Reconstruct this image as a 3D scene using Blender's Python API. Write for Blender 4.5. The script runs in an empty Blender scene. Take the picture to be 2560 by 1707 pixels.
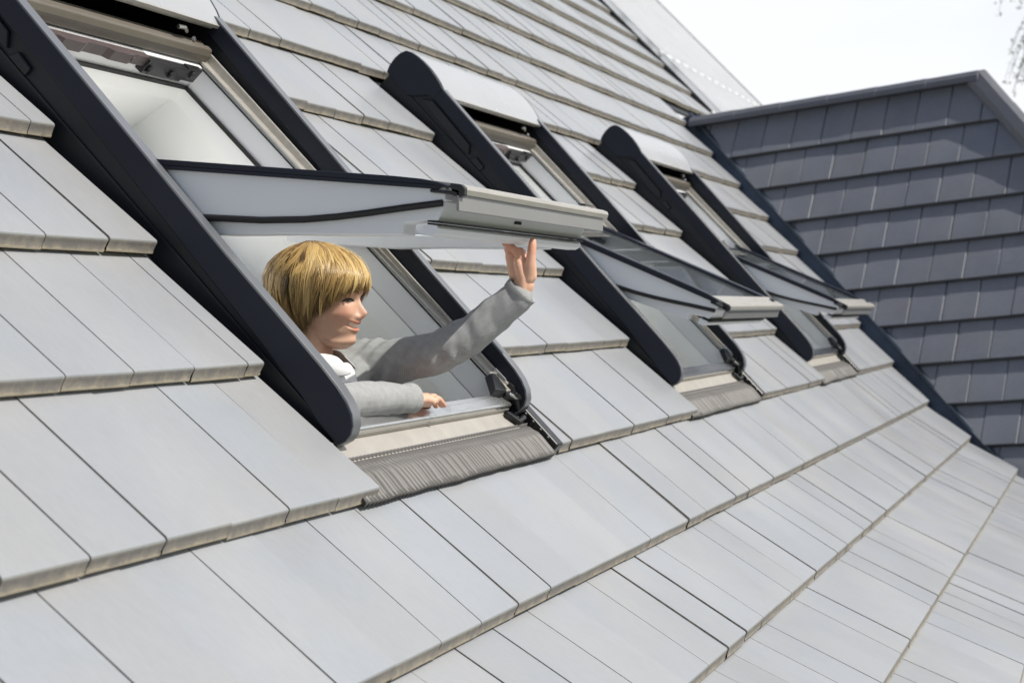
import bpy, bmesh, math, random
from math import radians, sin, cos, pi, sqrt
from mathutils import Vector, Matrix, Quaternion, noise
random.seed(4)
scene = bpy.context.scene
COL = scene.collection
# ------------------------------------------------------------------ camera
W = 0.25                                    # one tile width in metres
cam_d = bpy.data.cameras.new('camera'); cam = bpy.data.objects.new('camera', cam_d); COL.objects.link(cam)
RX, RY, RZ = (Vector((0.29156795, -0.95267660, -0.08599661)), Vector((0.01717206, -0.08467534, 0.99626061)),
              Vector((0.95639597, 0.29195441, 0.00832919)))
cam.matrix_world = Matrix(((RX.x, RY.x, -RZ.x, -2.42660963), (RX.y, RY.y, -RZ.y, -1.50303199),
                           (RX.z, RY.z, -RZ.z, 0.24552093), (0, 0, 0, 1)))
cam_d.sensor_width = 36.0; cam_d.lens = 70.3125; cam_d.clip_start = .05; cam_d.clip_end = 3000
cam_d.dof.use_dof = True; cam_d.dof.focus_distance = 4.75; cam_d.dof.aperture_fstop = 7.1
scene.camera = cam
# ------------------------------------------------------------------ sky and sun
SUN = Vector((-0.06, -0.70, 0.71)).normalized()
world = bpy.data.worlds.new('World'); scene.world = world; world.use_nodes = True
nt = world.node_tree; nt.nodes.clear()
out = nt.nodes.new('ShaderNodeOutputWorld'); bg = nt.nodes.new('ShaderNodeBackground')
sky = nt.nodes.new('ShaderNodeTexSky'); sky.sky_type = 'NISHITA'; sky.sun_disc = False
sky.sun_elevation = math.asin(SUN.z); sky.sun_rotation = math.atan2(SUN.x, SUN.y)
sky.air_density = 1.0; sky.dust_density = 2.0; sky.ozone_density = 1.0
# thin bright cloud veil mixed over the blue
tc = nt.nodes.new('ShaderNodeTexCoord'); ns = nt.nodes.new('ShaderNodeTexNoise')
mp = nt.nodes.new('ShaderNodeMapping'); mp.inputs['Scale'].default_value = (1.6, 1.6, 4.5)
ns.inputs['Scale'].default_value = 1.4; ns.inputs['Detail'].default_value = 6; ns.inputs['Roughness'].default_value = .55
cr = nt.nodes.new('ShaderNodeValToRGB'); cr.color_ramp.elements[0].position = .30; cr.color_ramp.elements[1].position = .62
cr.color_ramp.elements[0].color = (.72, .72, .72, 1); cr.color_ramp.elements[1].color = (1, 1, 1, 1)
mx = nt.nodes.new('ShaderNodeMixRGB'); mx.inputs[2].default_value = (9.5, 9.75, 10.1, 1)
nt.links.new(tc.outputs['Generated'], mp.inputs['Vector']); nt.links.new(mp.outputs[0], ns.inputs['Vector'])
nt.links.new(ns.outputs['Fac'], cr.inputs[0])
# the veil is dense low over the far side of the house and thins towards the zenith and behind the camera
sepx = nt.nodes.new('ShaderNodeSeparateXYZ'); nt.links.new(tc.outputs['Generated'], sepx.inputs[0])
mr1 = nt.nodes.new('ShaderNodeMapRange'); mr1.inputs['From Min'].default_value = .30; mr1.inputs['From Max'].default_value = .75
mr1.inputs['To Min'].default_value = 1; mr1.inputs['To Max'].default_value = .05; nt.links.new(sepx.outputs[2], mr1.inputs['Value'])
mr2 = nt.nodes.new('ShaderNodeMapRange'); mr2.inputs['From Min'].default_value = -.5; mr2.inputs['From Max'].default_value = .6
mr2.inputs['To Min'].default_value = .04; mr2.inputs['To Max'].default_value = 1; nt.links.new(sepx.outputs[0], mr2.inputs['Value'])
m1 = nt.nodes.new('ShaderNodeMath'); m1.operation = 'MULTIPLY'; nt.links.new(mr1.outputs[0], m1.inputs[0]); nt.links.new(mr2.outputs[0], m1.inputs[1])
m2 = nt.nodes.new('ShaderNodeMath'); m2.operation = 'MULTIPLY'; nt.links.new(m1.outputs[0], m2.inputs[0]); nt.links.new(cr.outputs[0], m2.inputs[1])
nt.links.new(m2.outputs[0], mx.inputs[0])
nt.links.new(sky.outputs[0], mx.inputs[1]); nt.links.new(mx.outputs[0], bg.inputs['Color'])
bg.inputs['Strength'].default_value = 0.10
nt.links.new(bg.outputs[0], out.inputs['Surface'])
sl = bpy.data.lights.new('sun', 'SUN'); sl.energy = 5.0; sl.angle = radians(.53); sl.color = (1, .95, .86)
so = bpy.data.objects.new('sun', sl); COL.objects.link(so); so.rotation_euler = SUN.to_track_quat('Z', 'Y').to_euler()
so.location = (0, -20, 30)
vs = scene.view_settings; vs.view_transform = 'Standard'; vs.look = 'None'; vs.exposure = 0.05; vs.gamma = 1
# ------------------------------------------------------------------ frame of the main roof
TH = radians(50.662); G = 1.4431
U = Vector((1, 0, 0)); V = Vector((0, cos(TH), sin(TH))); N = Vector((0, -sin(TH), cos(TH)))
def P(s, t, n): return (U*s + V*t + N*n)*W
# ------------------------------------------------------------------ materials
def mat(name, col, rough=.5, metal=0., spec=.5, var=0., vscale=8., bump=0., bscale=200., stretch=(1,1,1), tint=False, coat=0., rvar=0., grain=0.):
    m = bpy.data.materials.new(name); m.use_nodes = True; t = m.node_tree; b = t.nodes['Principled BSDF']
    b.inputs['Base Color'].default_value = (*col, 1); b.inputs['Roughness'].default_value = rough
    b.inputs['Metallic'].default_value = metal; b.inputs['Specular IOR Level'].default_value = spec
    if coat: b.inputs['Coat Weight'].default_value = coat; b.inputs['Coat Roughness'].default_value = .15
    co = t.nodes.new('ShaderNodeTexCoord'); mpn = t.nodes.new('ShaderNodeMapping'); mpn.inputs['Scale'].default_value = stretch
    t.links.new(co.outputs['Object'], mpn.inputs['Vector'])
    last = None
    if var or tint or rvar:
        n1 = t.nodes.new('ShaderNodeTexNoise'); n1.inputs['Scale'].default_value = vscale; n1.inputs['Detail'].default_value = 5
        t.links.new(mpn.outputs[0], n1.inputs['Vector'])
        mr = t.nodes.new('ShaderNodeMapRange'); mr.inputs['From Min'].default_value = .3; mr.inputs['From Max'].default_value = .7
        mr.inputs['To Min'].default_value = 1-var; mr.inputs['To Max'].default_value = 1+var
        t.links.new(n1.outputs['Fac'], mr.inputs['Value'])
        mm = t.nodes.new('ShaderNodeVectorMath'); mm.operation = 'SCALE'; mm.inputs[0].default_value = col
        t.links.new(mr.outputs[0], mm.inputs['Scale']); last = mm.outputs[0]
        if tint:
            at = t.nodes.new('ShaderNodeAttribute'); at.attribute_name = 'tint'
            m2 = t.nodes.new('ShaderNodeVectorMath'); m2.operation = 'MULTIPLY'
            t.links.new(last, m2.inputs[0]); t.links.new(at.outputs['Vector'], m2.inputs[1]); last = m2.outputs[0]
        if grain:
            n3 = t.nodes.new('ShaderNodeTexNoise'); n3.inputs['Scale'].default_value = 70; n3.inputs['Detail'].default_value = 8; n3.inputs['Roughness'].default_value = .75
            mg = t.nodes.new('ShaderNodeMapping'); mg.inputs['Scale'].default_value = (1, .35, .35); t.links.new(co.outputs['Object'], mg.inputs['Vector']); t.links.new(mg.outputs[0], n3.inputs['Vector'])
            g3 = t.nodes.new('ShaderNodeMapRange'); g3.inputs['From Min'].default_value = .3; g3.inputs['From Max'].default_value = .7; g3.inputs['To Min'].default_value = 1-grain; g3.inputs['To Max'].default_value = 1+grain
            t.links.new(n3.outputs['Fac'], g3.inputs['Value']); vg = t.nodes.new('ShaderNodeVectorMath'); vg.operation = 'SCALE'
            t.links.new(last, vg.inputs[0]); t.links.new(g3.outputs[0], vg.inputs['Scale']); last = vg.outputs[0]
            n4 = t.nodes.new('ShaderNodeTexNoise'); n4.inputs['Scale'].default_value = 3.2; n4.inputs['Detail'].default_value = 2; t.links.new(co.outputs['Object'], n4.inputs['Vector'])
            r4 = t.nodes.new('ShaderNodeValToRGB'); r4.color_ramp.elements[0].position = .40; r4.color_ramp.elements[0].color = (1.0, .995, .975, 1); r4.color_ramp.elements[1].position = .60; r4.color_ramp.elements[1].color = (.965, .98, 1.0, 1)
            t.links.new(n4.outputs['Fac'], r4.inputs[0]); v4 = t.nodes.new('ShaderNodeVectorMath'); v4.operation = 'MULTIPLY'
            t.links.new(last, v4.inputs[0]); t.links.new(r4.outputs[0], v4.inputs[1]); last = v4.outputs[0]
        t.links.new(last, b.inputs['Base Color'])
        if rvar:
            r2 = t.nodes.new('ShaderNodeMapRange'); r2.inputs['From Min'].default_value = .3; r2.inputs['From Max'].default_value = .7
            r2.inputs['To Min'].default_value = rough-rvar; r2.inputs['To Max'].default_value = rough+rvar
            t.links.new(n1.outputs['Fac'], r2.inputs['Value']); t.links.new(r2.outputs[0], b.inputs['Roughness'])
    if bump:
        n2 = t.nodes.new('ShaderNodeTexNoise'); n2.inputs['Scale'].default_value = bscale; n2.inputs['Detail'].default_value = 4
        t.links.new(mpn.outputs[0], n2.inputs['Vector'])
        bp = t.nodes.new('ShaderNodeBump'); bp.inputs['Strength'].default_value = bump; bp.inputs['Distance'].default_value = .002
        t.links.new(n2.outputs['Fac'], bp.inputs['Height']); t.links.new(bp.outputs[0], b.inputs['Normal'])
    return m
M = {}
M['tile'] = mat('light_grey_glazed_tile', (.275, .286, .306), .39, spec=.7, var=.05, vscale=2.2, grain=.05, bump=.12, bscale=60, tint=True, rvar=.05)
M['wingtile'] = mat('slate_tile', (.175, .185, .215), .5, grain=.07, var=.07, vscale=4, bump=.15, bscale=60, tint=True)
M['dark'] = mat('anthracite_metal', (.014, .017, .027), .42, spec=.25, var=.12, vscale=3, bump=.05, bscale=400, rvar=.05)
M['rubber'] = mat('black_rubber', (.008, .008, .009), .6)
M['flash'] = mat('black_flashing', (.012, .013, .017), .5, var=.2, vscale=6)
M['white'] = mat('white_window_plastic', (.76, .765, .79), .38, var=.02, vscale=4)
M['lining'] = mat('white_lining', (.90, .91, .91), .6, var=.02, vscale=3)
M['beige'] = mat('beige_anodised_cover', (.46, .44, .405), .36, metal=.45, var=.08, vscale=9, stretch=(1, 6, 6))
M['alu'] = mat('brushed_aluminium', (.62, .62, .62), .26, metal=.9, var=.07, vscale=14, stretch=(1, 20, 20))
M['greycap'] = mat('grey_lacquer', (.19, .19, .19), .35, var=.05, vscale=8)
M['lead'] = mat('lead_apron', (.10, .096, .092), .5, spec=.4, var=.06, vscale=10)
M['mauve'] = mat('brown_hardware', (.075, .055, .055), .4, var=.2, vscale=30)
M['black'] = mat('black_plastic', (.010, .010, .011), .35)
M['valley'] = mat('dark_zinc_valley', (.075, .095, .125), .40, metal=.5, var=.35, vscale=5, stretch=(1, .4, .4))
M['wmetal'] = mat('white_standing_seam', (.70, .71, .73), .5, var=.03, vscale=3)
M['wall'] = mat('render_wall', (.62, .60, .56), .9, var=.08, vscale=2, bump=.4, bscale=80)
M['wood'] = mat('roof_batten', (.35, .22, .12), .8, var=.2, vscale=20)
M['roomfloor'] = mat('oak_floor', (.30, .20, .12), .5, var=.2, vscale=6)
def nose_mat(name, a, b, c):
    m = mat(name, a, .6, var=0, bump=.4, bscale=90); t = m.node_tree; bs = t.nodes['Principled BSDF']
    co = t.nodes.new('ShaderNodeTexCoord'); n1 = t.nodes.new('ShaderNodeTexNoise'); n1.inputs['Scale'].default_value = 26; n1.inputs['Detail'].default_value = 7
    n1.inputs['Roughness'].default_value = .7
    t.links.new(co.outputs['Object'], n1.inputs['Vector'])
    at = t.nodes.new('ShaderNodeAttribute'); at.attribute_name = 'tint'
    sx = t.nodes.new('ShaderNodeSeparateXYZ'); t.links.new(at.outputs['Vector'], sx.inputs[0])
    ad = t.nodes.new('ShaderNodeMath'); ad.operation = 'ADD'; t.links.new(n1.outputs['Fac'], ad.inputs[0]); t.links.new(sx.outputs[2], ad.inputs[1])
    r = t.nodes.new('ShaderNodeValToRGB'); e = r.color_ramp.elements
    e[0].position = .42; e[0].color = (*a, 1); e[1].position = .62; e[1].color = (*b, 1)
    q = e.new(.75); q.color = (*c, 1)
    sb = t.nodes.new('ShaderNodeMath'); sb.operation = 'SUBTRACT'; sb.inputs[1].default_value = .95
    t.links.new(ad.outputs[0], sb.inputs[0]); t.links.new(sb.outputs[0], r.inputs[0])
    t.links.new(r.outputs[0], bs.inputs['Base Color']); return m
M['nose'] = nose_mat('tile_nose_with_lime_streaks', (.170, .160, .150), (.245, .222, .188), (.38, .33, .25))
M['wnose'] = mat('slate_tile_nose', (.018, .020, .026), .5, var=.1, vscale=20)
# glass of the sashes
g = bpy.data.materials.new('window_glass'); g.use_nodes = True; t_ = g.node_tree; t_.nodes.clear()
_o = t_.nodes.new('ShaderNodeOutputMaterial'); _m = t_.nodes.new('ShaderNodeMixShader'); _tr = t_.nodes.new('ShaderNodeBsdfTransparent'); _gl = t_.nodes.new('ShaderNodeBsdfGlossy')
_fr = t_.nodes.new('ShaderNodeFresnel'); _fr.inputs['IOR'].default_value = 1.75
_tr.inputs['Color'].default_value = (.92, .94, .93, 1); _gl.inputs['Roughness'].default_value = .01; _gl.inputs['Color'].default_value = (.9, .92, .95, 1)
_ge = t_.nodes.new('ShaderNodeNewGeometry'); _iv = t_.nodes.new('ShaderNodeMath'); _iv.operation = 'SUBTRACT'; _iv.inputs[0].default_value = 1
_mu = t_.nodes.new('ShaderNodeMath'); _mu.operation = 'MULTIPLY'
t_.links.new(_ge.outputs['Backfacing'], _iv.inputs[1]); t_.links.new(_iv.outputs[0], _mu.inputs[0]); t_.links.new(_fr.outputs[0], _mu.inputs[1]); t_.links.new(_mu.outputs[0], _m.inputs[0]); t_.links.new(_tr.outputs[0], _m.inputs[1]); t_.links.new(_gl.outputs[0], _m.inputs[2]); t_.links.new(_m.outputs[0], _o.inputs['Surface'])
M['glass'] = g
# ------------------------------------------------------------------ mesh helpers
def link(name, me, m, parent=None, smooth=None, bevel=0., seg=2):
    o = bpy.data.objects.new(name, me); COL.objects.link(o)
    for x in (m if isinstance(m, (list, tuple)) else [m]): me.materials.append(x)
    if smooth is not None:
        for p_ in me.polygons: p_.use_smooth = True
        me.set_sharp_from_angle(angle=radians(smooth))
    if parent is not None: o.parent = parent
    if bevel:
        b = o.modifiers.new('bevel', 'BEVEL'); b.width = bevel; b.segments = seg; b.limit_method = 'ANGLE'; b.angle_limit = radians(40)
        b.harden_normals = False
    return o
class MB:
    def __init__(self): self.v = []; self.f = []; self.mi = []
    def quad(self, a, b, c, d, mi=0):
        i = len(self.v); self.v += [a, b, c, d]; self.f.append((i, i+1, i+2, i+3)); self.mi.append(mi)
    def prism(self, poly, s0, s1, fn=P, mi=0, capmi=None):
        """poly of (t, n) swept along s"""
        i = len(self.v); k = len(poly)
        for s in (s0, s1):
            for (t, n) in poly: self.v.append(fn(s, t, n))
        for j in range(k):
            self.f.append((i+j, i+(j+1) % k, i+k+(j+1) % k, i+k+j)); self.mi.append(mi)
        cm = mi if capmi is None else capmi
        self.f.append(tuple(i+j for j in reversed(range(k)))); self.mi.append(cm)
        self.f.append(tuple(i+k+j for j in range(k))); self.mi.append(cm)
    def box(self, s0, s1, t0, t1, n0, n1, fn=P, mi=0):
        self.prism([(t0, n0), (t1, n0), (t1, n1), (t0, n1)], s0, s1, fn, mi)
    def hexa(self, pts, mi=0):
        i = len(self.v); self.v += list(pts)
        for f in ((0, 3, 2, 1), (4, 5, 6, 7), (0, 1, 5, 4), (1, 2, 6, 5), (2, 3, 7, 6), (3, 0, 4, 7)):
            self.f.append(tuple(i+j for j in f)); self.mi.append(mi)
    def tube(self, pts, r, sides=8, fn=None, mi=0):
        ps = [fn(*q) if fn else Vector(q) for q in pts]; i0 = len(self.v); n = len(ps)
        rr = r if isinstance(r, (list, tuple)) else [r]*n
        for k in range(n):
            d = (ps[min(k+1, n-1)]-ps[max(k-1, 0)]).normalized()
            a = d.cross(Vector((.13, .3, .95))).normalized(); b = d.cross(a)
            for j in range(sides):
                th = 2*pi*j/sides; self.v.append(ps[k]+(a*cos(th)+b*sin(th))*rr[k])
        for k in range(n-1):
            for j in range(sides):
                a = i0+k*sides+j; b = i0+k*sides+(j+1) % sides
                self.f.append((a, b, b+sides, a+sides)); self.mi.append(mi)
        self.f.append(tuple(i0+j for j in reversed(range(sides)))); self.mi.append(mi)
        self.f.append(tuple(i0+(n-1)*sides+j for j in range(sides))); self.mi.append(mi)
    def mesh(self, name):
        me = bpy.data.meshes.new(name); me.from_pydata([tuple(q) for q in self.v], [], self.f)
        for p_, i in zip(me.polygons, self.mi): p_.material_index = i
        bm = bmesh.new(); bm.from_mesh(me); bmesh.ops.recalc_face_normals(bm, faces=bm.faces); bm.to_mesh(me); bm.free()
        return me
    def build(self, name, m, parent=None, smooth=None, bevel=0., seg=2):
        return link(name, self.mesh(name), m, parent, smooth, bevel, seg)
def empty(name, loc=(0, 0, 0), parent=None, label=None, cat=None, group=None):
    o = bpy.data.objects.new(name, None); COL.objects.link(o); o.location = loc; o.empty_display_size = .2
    if parent is not None: o.parent = parent
    if label: o['label'] = label
    if cat: o['category'] = cat
    if group: o['group'] = group
    return o
# ------------------------------------------------------------------ the house and its roofs
house = empty('house', (0, 0, 0), None, 'house with light grey tiled roof, three open roof windows and darker side wing', 'house')
# profile of the main roof: nose line of every course (y, z) in tile units, flared towards the eave
ang = {}
for r in range(-9, 20):
    ang[r] = TH if r >= 0 else {-1: radians(49.8), -2: radians(43.0), -3: radians(36.2)}.get(r, radians(33))
PR = {0: (0., 0.)}
for r in range(1, 20): PR[r] = (PR[r-1][0]+G*cos(ang[r-1]), PR[r-1][1]+G*sin(ang[r-1]))
for r in range(-1, -10, -1): PR[r] = (PR[r+1][0]-G*cos(ang[r]), PR[r+1][1]-G*sin(ang[r]))
def rowfn(r):
    y, z = PR[r]; c, s_ = cos(ang[r]), sin(ang[r])
    def fn(s, t, n): return Vector((s, y+t*c-n*s_, z+t*s_+n*c))*W
    return fn
# wing frame
WA = radians(-108.94); WD = Vector((cos(WA), sin(WA), 0))
WB = P(52.1, 7.6*G, 0); _d = (P(46.2, G, 0)-WB).normalized()
WN = _d.cross(WD).normalized(); WN = WN if WN.z > 0 else -WN
WDn = WN.cross(WD).normalized(); WDn = WDn if WDn.z < 0 else -WDn          # down the wing slope
def PW(m, d, n): return WB + (WD*m + WDn*d + WN*n)*W
T = 13.1; OPEN = [(5.87+T*k, 11.58+T*k) for k in range(3)]
def tile_strip(mb, tints, s0, s1, fn, g, gapl, gapr, dn, rs, nose_i=1, th=.120, g2=None, bev=.007, chs=.9):
    """one flat tile between s0 and s1: rounded nose with a drip lip, top face, side faces"""
    tl = (g if g2 is None else g2)
    ko = -.012+random.uniform(-.005, .005)
    prof = [(.22, -th, 1.0), (ko-.014, -th, 1.35), (ko-.026, -th+.008, 1.35), (ko-.022, -th+.026, 1.15),
            (ko-.012, -th+.036, .98), (-.006, -.035, .9), (.001, -.012, chs), (.012, -.002, 0), (.032, 0, 0), (tl, -th-.052, 0)]
    a0, a1 = s0+gapl/2, s1-gapr/2
    cols = [(a0, -bev-.05), (a0, -bev), (a0+bev*.8, 0), (a1-bev*.8, 0), (a1, -bev), (a1, -bev-.05)]
    base = len(mb.v); k = len(prof)
    for ci, (s, db) in enumerate(cols):
        for (t, n, q) in prof:
            if ci in (0, 5): nn = min(n-.0, -th*.9) if t > .01 and n > -th*.9 else n
            else: nn = n+db if t > .005 else n
            tw = rs*(s-(s0+s1)/2)
            mb.v.append(fn(s, t, nn+dn+tw+(.0 if t < .5 else -dn*.6)))
            tints.append((q,))
    for c in range(5):
        for j in range(k-1):
            a = base+c*k+j; mb.f.append((a, a+1, a+k+1, a+k))
            mb.mi.append(nose_i if (j < 6 or c in (0, 4)) else 0)
def tiled(name, rows, s_of_row, fnrow, g, mats, clip=None, parent=None, th=.120, bev=.0012):
    mb = MB(); tints = []; tc = []
    for r in rows:
        fn = fnrow(r); off = .5*(r % 2)
        for (a, b) in s_of_row(r):
            k = math.floor(a-off); prev = random.uniform(.006, .02)
            while k+off < b:
                s0, s1 = max(a, k+off), min(b, k+1+off)
                if s1-s0 > .03:
                    n0 = len(mb.v); nx = random.choice((.008, .010, .013, .017, .022))
                    tile_strip(mb, tints, s0, s1, fn, g, prev, nx, random.uniform(-.011, .011), random.uniform(-.010, .010), th=th, bev=bev)
                    prev = nx
                    cb = random.uniform(.972, 1.028); w_ = random.uniform(-.012, .012)
                    tc += [(cb*(1+w_), cb, cb*(1-w_))]*(len(mb.v)-n0)
                k += 1
    me = bpy.data.meshes.new(name); me.from_pydata([tuple(q) for q in mb.v], [], mb.f)
    for p_, i in zip(me.polygons, mb.mi): p_.material_index = i
    at = me.attributes.new('tint', 'FLOAT_VECTOR', 'POINT')
    flat = []
    for (q,), c in zip(tints, tc):
        flat += [c[0], c[1], q if q > 0.5 else c[2]]
    at.data.foreach_set('vector', flat)
    bm = bmesh.new(); bm.from_mesh(me)
    bmesh.ops.recalc_face_normals(bm, faces=bm.faces)
    if clip: clip(bm)
    bm.to_mesh(me); bm.free()
    return link(name, me, mats, parent, smooth=35)
def cut(bm, co, no, test=None):
    geom = bm.verts[:]+bm.edges[:]+bm.faces[:]
    bmesh.ops.bisect_plane(bm, geom=geom, plane_co=co, plane_no=no, clear_outer=True, dist=1e-6)
def spans(r):
    a, b = (-7, 62.0)
    if r in (0, 1, 2, 3, 4):
        res = []; cur = a
        for (o0, o1) in OPEN:
            j = {0: .03, 1: -.04, 2: -.02, 3: .03, 4: 0}[r]
            res.append((cur, o0+j)); cur = o1+(0 if r != 4 else .0)
        res.append((cur, b)); return res
    return [(a, b)]
def fixn(o):
    # noses: make sure normals look outwards from the roof
    return o
lower = tiled('roof_tiles', range(-8, 8), lambda r: spans(r), rowfn, G+.16, [M['tile'], M['nose']],
              clip=lambda bm: cut(bm, WB, -WN), parent=house)
upper = tiled('roof_tiles', range(8, 17), lambda r: [(-7, 62.0)], rowfn, G+.16, [M['tile'], M['nose']], parent=house)
# join the two meshes so the tiling is one part
bm = bmesh.new(); bm.from_mesh(lower.data); bm.from_mesh(upper.data); bm.to_mesh(lower.data); bm.free()
bpy.data.objects.remove(upper)
# underlay below the tiles
mb = MB()
def und(s0, s1, t0, t1, n=-.2): mb.box(s0, s1, t0, t1, n-.08, n)
EDG = [-7, 5.92, 11.5, 5.92+T, 11.5+T, 5.92+2*T, 11.5+2*T, 44.0]
for i in range(0, 8, 2): und(EDG[i], EDG[i+1], 0, 7.2)
und(-7, 44, -1.443, .42, -.21); und(-7, 50, 7.0, 11.2); und(-7, 80, 11.2, 17*G)
for r in range(-8, -1):
    f_ = rowfn(r); mb.box(-7, 44, 0, G, -.3, -.22, f_)
mb.build('roof_underlay', M['flash'], house)
# ------- white standing seam roof beyond
mb = MB()
mb.prism([(9.5, -.25), (17*G, -.25), (17*G, .02), (9.5, .02)], 62.25, 84.5)
s = 62.6
while s < 84.3:
    mb.box(s, s+.14, 9.5, 17*G, .02, .26); s += 1.5
mb.box(62.2, 84.6, 10.33*G, 10.33*G+.12, .12, .22)
mb.build('metal_roof', M['wmetal'], house, bevel=.004)
mb = MB(); mb.box(84.5, 84.95, 8, 17*G, -.6, .25); mb.box(62.02, 62.2, 12.0, 17*G, -.2, .05)
for t_i in (9.8, 10.7, 11.66): mb.box(61.95, 62.5, t_i*G-.08, t_i*G+.3, -.1, .04)
mb.build('verge_trim', M['flash'], house, bevel=.006)
# ------- ridge of main roof, far slope, walls
yR, zR = PR[17]
mb = MB()
ridge = Vector((0, yR*W, zR*W))
mb.hexa([Vector((-7*W, ridge.y, ridge.z-.03)), Vector((84.5*W, ridge.y, ridge.z-.03)), Vector((84.5*W, ridge.y+6, ridge.z-7)), Vector((-7*W, ridge.y+6, ridge.z-7)),
         Vector((-7*W, ridge.y, ridge.z)), Vector((84.5*W, ridge.y, ridge.z)), Vector((84.5*W, ridge.y+6.05, ridge.z-6.95)), Vector((-7*W, ridge.y+6.05, ridge.z-6.95))])
mb.build('rear_roof_slope', M['tile'], house)
yE, zE = PR[-8]
mb = MB(); mb.hexa([Vector(q) for q in ((-1.6, yE*W+.35, -6.5), (21, yE*W+.35, -6.5), (21, ridge.y+5.9, -6.5), (-1.6, ridge.y+5.9, -6.5),
                                        (-1.6, yE*W+.35, zE*W-.05), (21, yE*W+.35, zE*W-.05), (21, ridge.y+5.9, zE*W-.05), (-1.6, ridge.y+5.9, zE*W-.05))])
mb.build('wall', M['wall'], house)
mb = MB()
arc = [(cos(a)*.06, sin(a)*.06) for a in [pi+pi*i/10 for i in range(11)]]
arc = arc+[(x*.93, y*.93) for x, y in reversed(arc)]
for i in range(len(arc)):
    a, b = arc[i], arc[(i+1) % len(arc)]
    y0, z0 = yE*W-.04, zE*W-.02
    mb.quad(Vector((-1.7, y0+a[0], z0+a[1])), Vector((11, y0+a[0], z0+a[1])), Vector((11, y0+b[0], z0+b[1])), Vector((-1.7, y0+b[0], z0+b[1])))
mb.build('eave_gutter', M['valley'], house, smooth=40)
# ------- wing roof
GW = 1.2235; D0 = 2.23
def wrow(j):
    d0 = D0+GW*(j-1)                      # nose line of row j (j=1 the topmost)
    def fn(s, t, n): return PW(s, d0-t, n)
    return fn
def wclip(bm):
    # valley side: m > .5 + 1.17*... measured along the slope
    a = PW(.30, 0, 0); b = PW(.30+1.05*.897*10, 10, 0); e = (b-a).normalized(); no = e.cross(WN)
    if no.dot(WD) > 0: no = -no
    cut(bm, a, no)
    a = PW(9.55, 0, 0); b = PW(9.55+.80*10, 10, 0); e = (b-a).normalized(); no = e.cross(WN)
    if no.dot(WD) < 0: no = -no
    cut(bm, a, no)
    cut(bm, PW(0, .85, 0), -WDn)
tiled('wing_roof_tiles', range(1, 16), lambda j: [(-2, 34)], wrow, GW+.14, [M['wingtile'], M['wnose']], clip=wclip, parent=house, th=.105, bev=.022)
mb = MB()
mb.prism([(0, 0), (0, 1)], 0, 0) if False else None
lo = 20
mb.hexa([PW(.9, .9, -.35), PW(9.9, .9, -.35), PW(9.9+.8*lo, lo, -.35), PW(.9+.942*lo, lo, -.35),
         PW(.9, .9, -.2), PW(9.9, .9, -.2), PW(9.9+.8*lo, lo, -.2), PW(.9+.942*lo, lo, -.2)])
mb.build('wing_roof_underlay', M['flash'], house)
# valley gutter
mb = MB()
for i in range(24):
    t0 = 10.55-i*.5*G*1.0; t1 = t0-.5*G
    if t1 < -1: 
        pass
    def vl(t):
        se = 45.3+.619*t
        zoff = (P(se, t, 0)-WB).z/W
        d = -zoff/.897*1.0
        d = (P(se, t, 0)-WB).dot(WDn)/W
        return P(se-.7, t, -.16), P(se+.12, t, -.30), PW(.30+.942*d+.35, d, -.16)
    a, b = vl(t0), vl(t1)
    mb.quad(a[0], a[1], b[1], b[0]); mb.quad(a[1], a[2], b[2], b[1])
    mb.tube([PW(.27+.942*((P(45.3+.619*t0, t0, 0)-WB).dot(WDn)/W)+.06, (P(45.3+.619*t0, t0, 0)-WB).dot(WDn)/W, -.12),
             PW(.27+.942*((P(45.3+.619*t1, t1, 0)-WB).dot(WDn)/W)+.06, (P(45.3+.619*t1, t1, 0)-WB).dot(WDn)/W, -.12)], .018, 6)
mb.build('valley_gutter', M['valley'], house)
# ridge caps of the wing
def caps(name, p0, dirv, length, upv, sidev, n, wd=.30, ht=.25, m=M['wingtile']):
    mb = MB(); L = length/n
    for i in range(n):
        a = i*L; b = a+L+.12; lift = .0
        pts = []
        for (q, lf) in ((a, .0), (b-.06, .0)):
            sc = 1.05 if q == a else 1.0
            pts.append([p0+(dirv*q+sidev*(x*wd*sc)+upv*(y*ht*sc))*W for x, y in ((-1, -.15), (-.92, .42), (-.42, 1), (.42, 1), (.92, .42), (1, -.15), (.8, -.15), (-.8, -.15))])
        k = 8; i0 = len(mb.v); mb.v += pts[0]+pts[1]
        for j in range(k): mb.f.append((i0+j, i0+(j+1) % k, i0+k+(j+1) % k, i0+k+j)); mb.mi.append(0)
        mb.f.append(tuple(i0+j for j in range(k))); mb.mi.append(0); mb.f.append(tuple(i0+k+j for j in range(k))); mb.mi.append(0)
    me = mb.mesh(name)
    at = me.attributes.new('tint', 'FLOAT_VECTOR', 'POINT'); at.data.foreach_set('vector', [.60, .60, .61]*len(me.vertices))
    return link(name, me, m, house, bevel=.006)
up = Vector((0, 0, 1)); side = WD.cross(up).normalized()
caps('wing_ridge_caps', PW(10.4, .85, -.06), -WD, 9.45, up, side, 6)
hipd = (PW(9.9+8, 10, .0)-PW(9.9, 0, .0)).normalized()
hs = hipd.cross(WN).normalized()
caps('wing_hip_caps', PW(10.25, .78, -.04), hipd, 20, WN, hs, 13, wd=.32, ht=.21)
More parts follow.
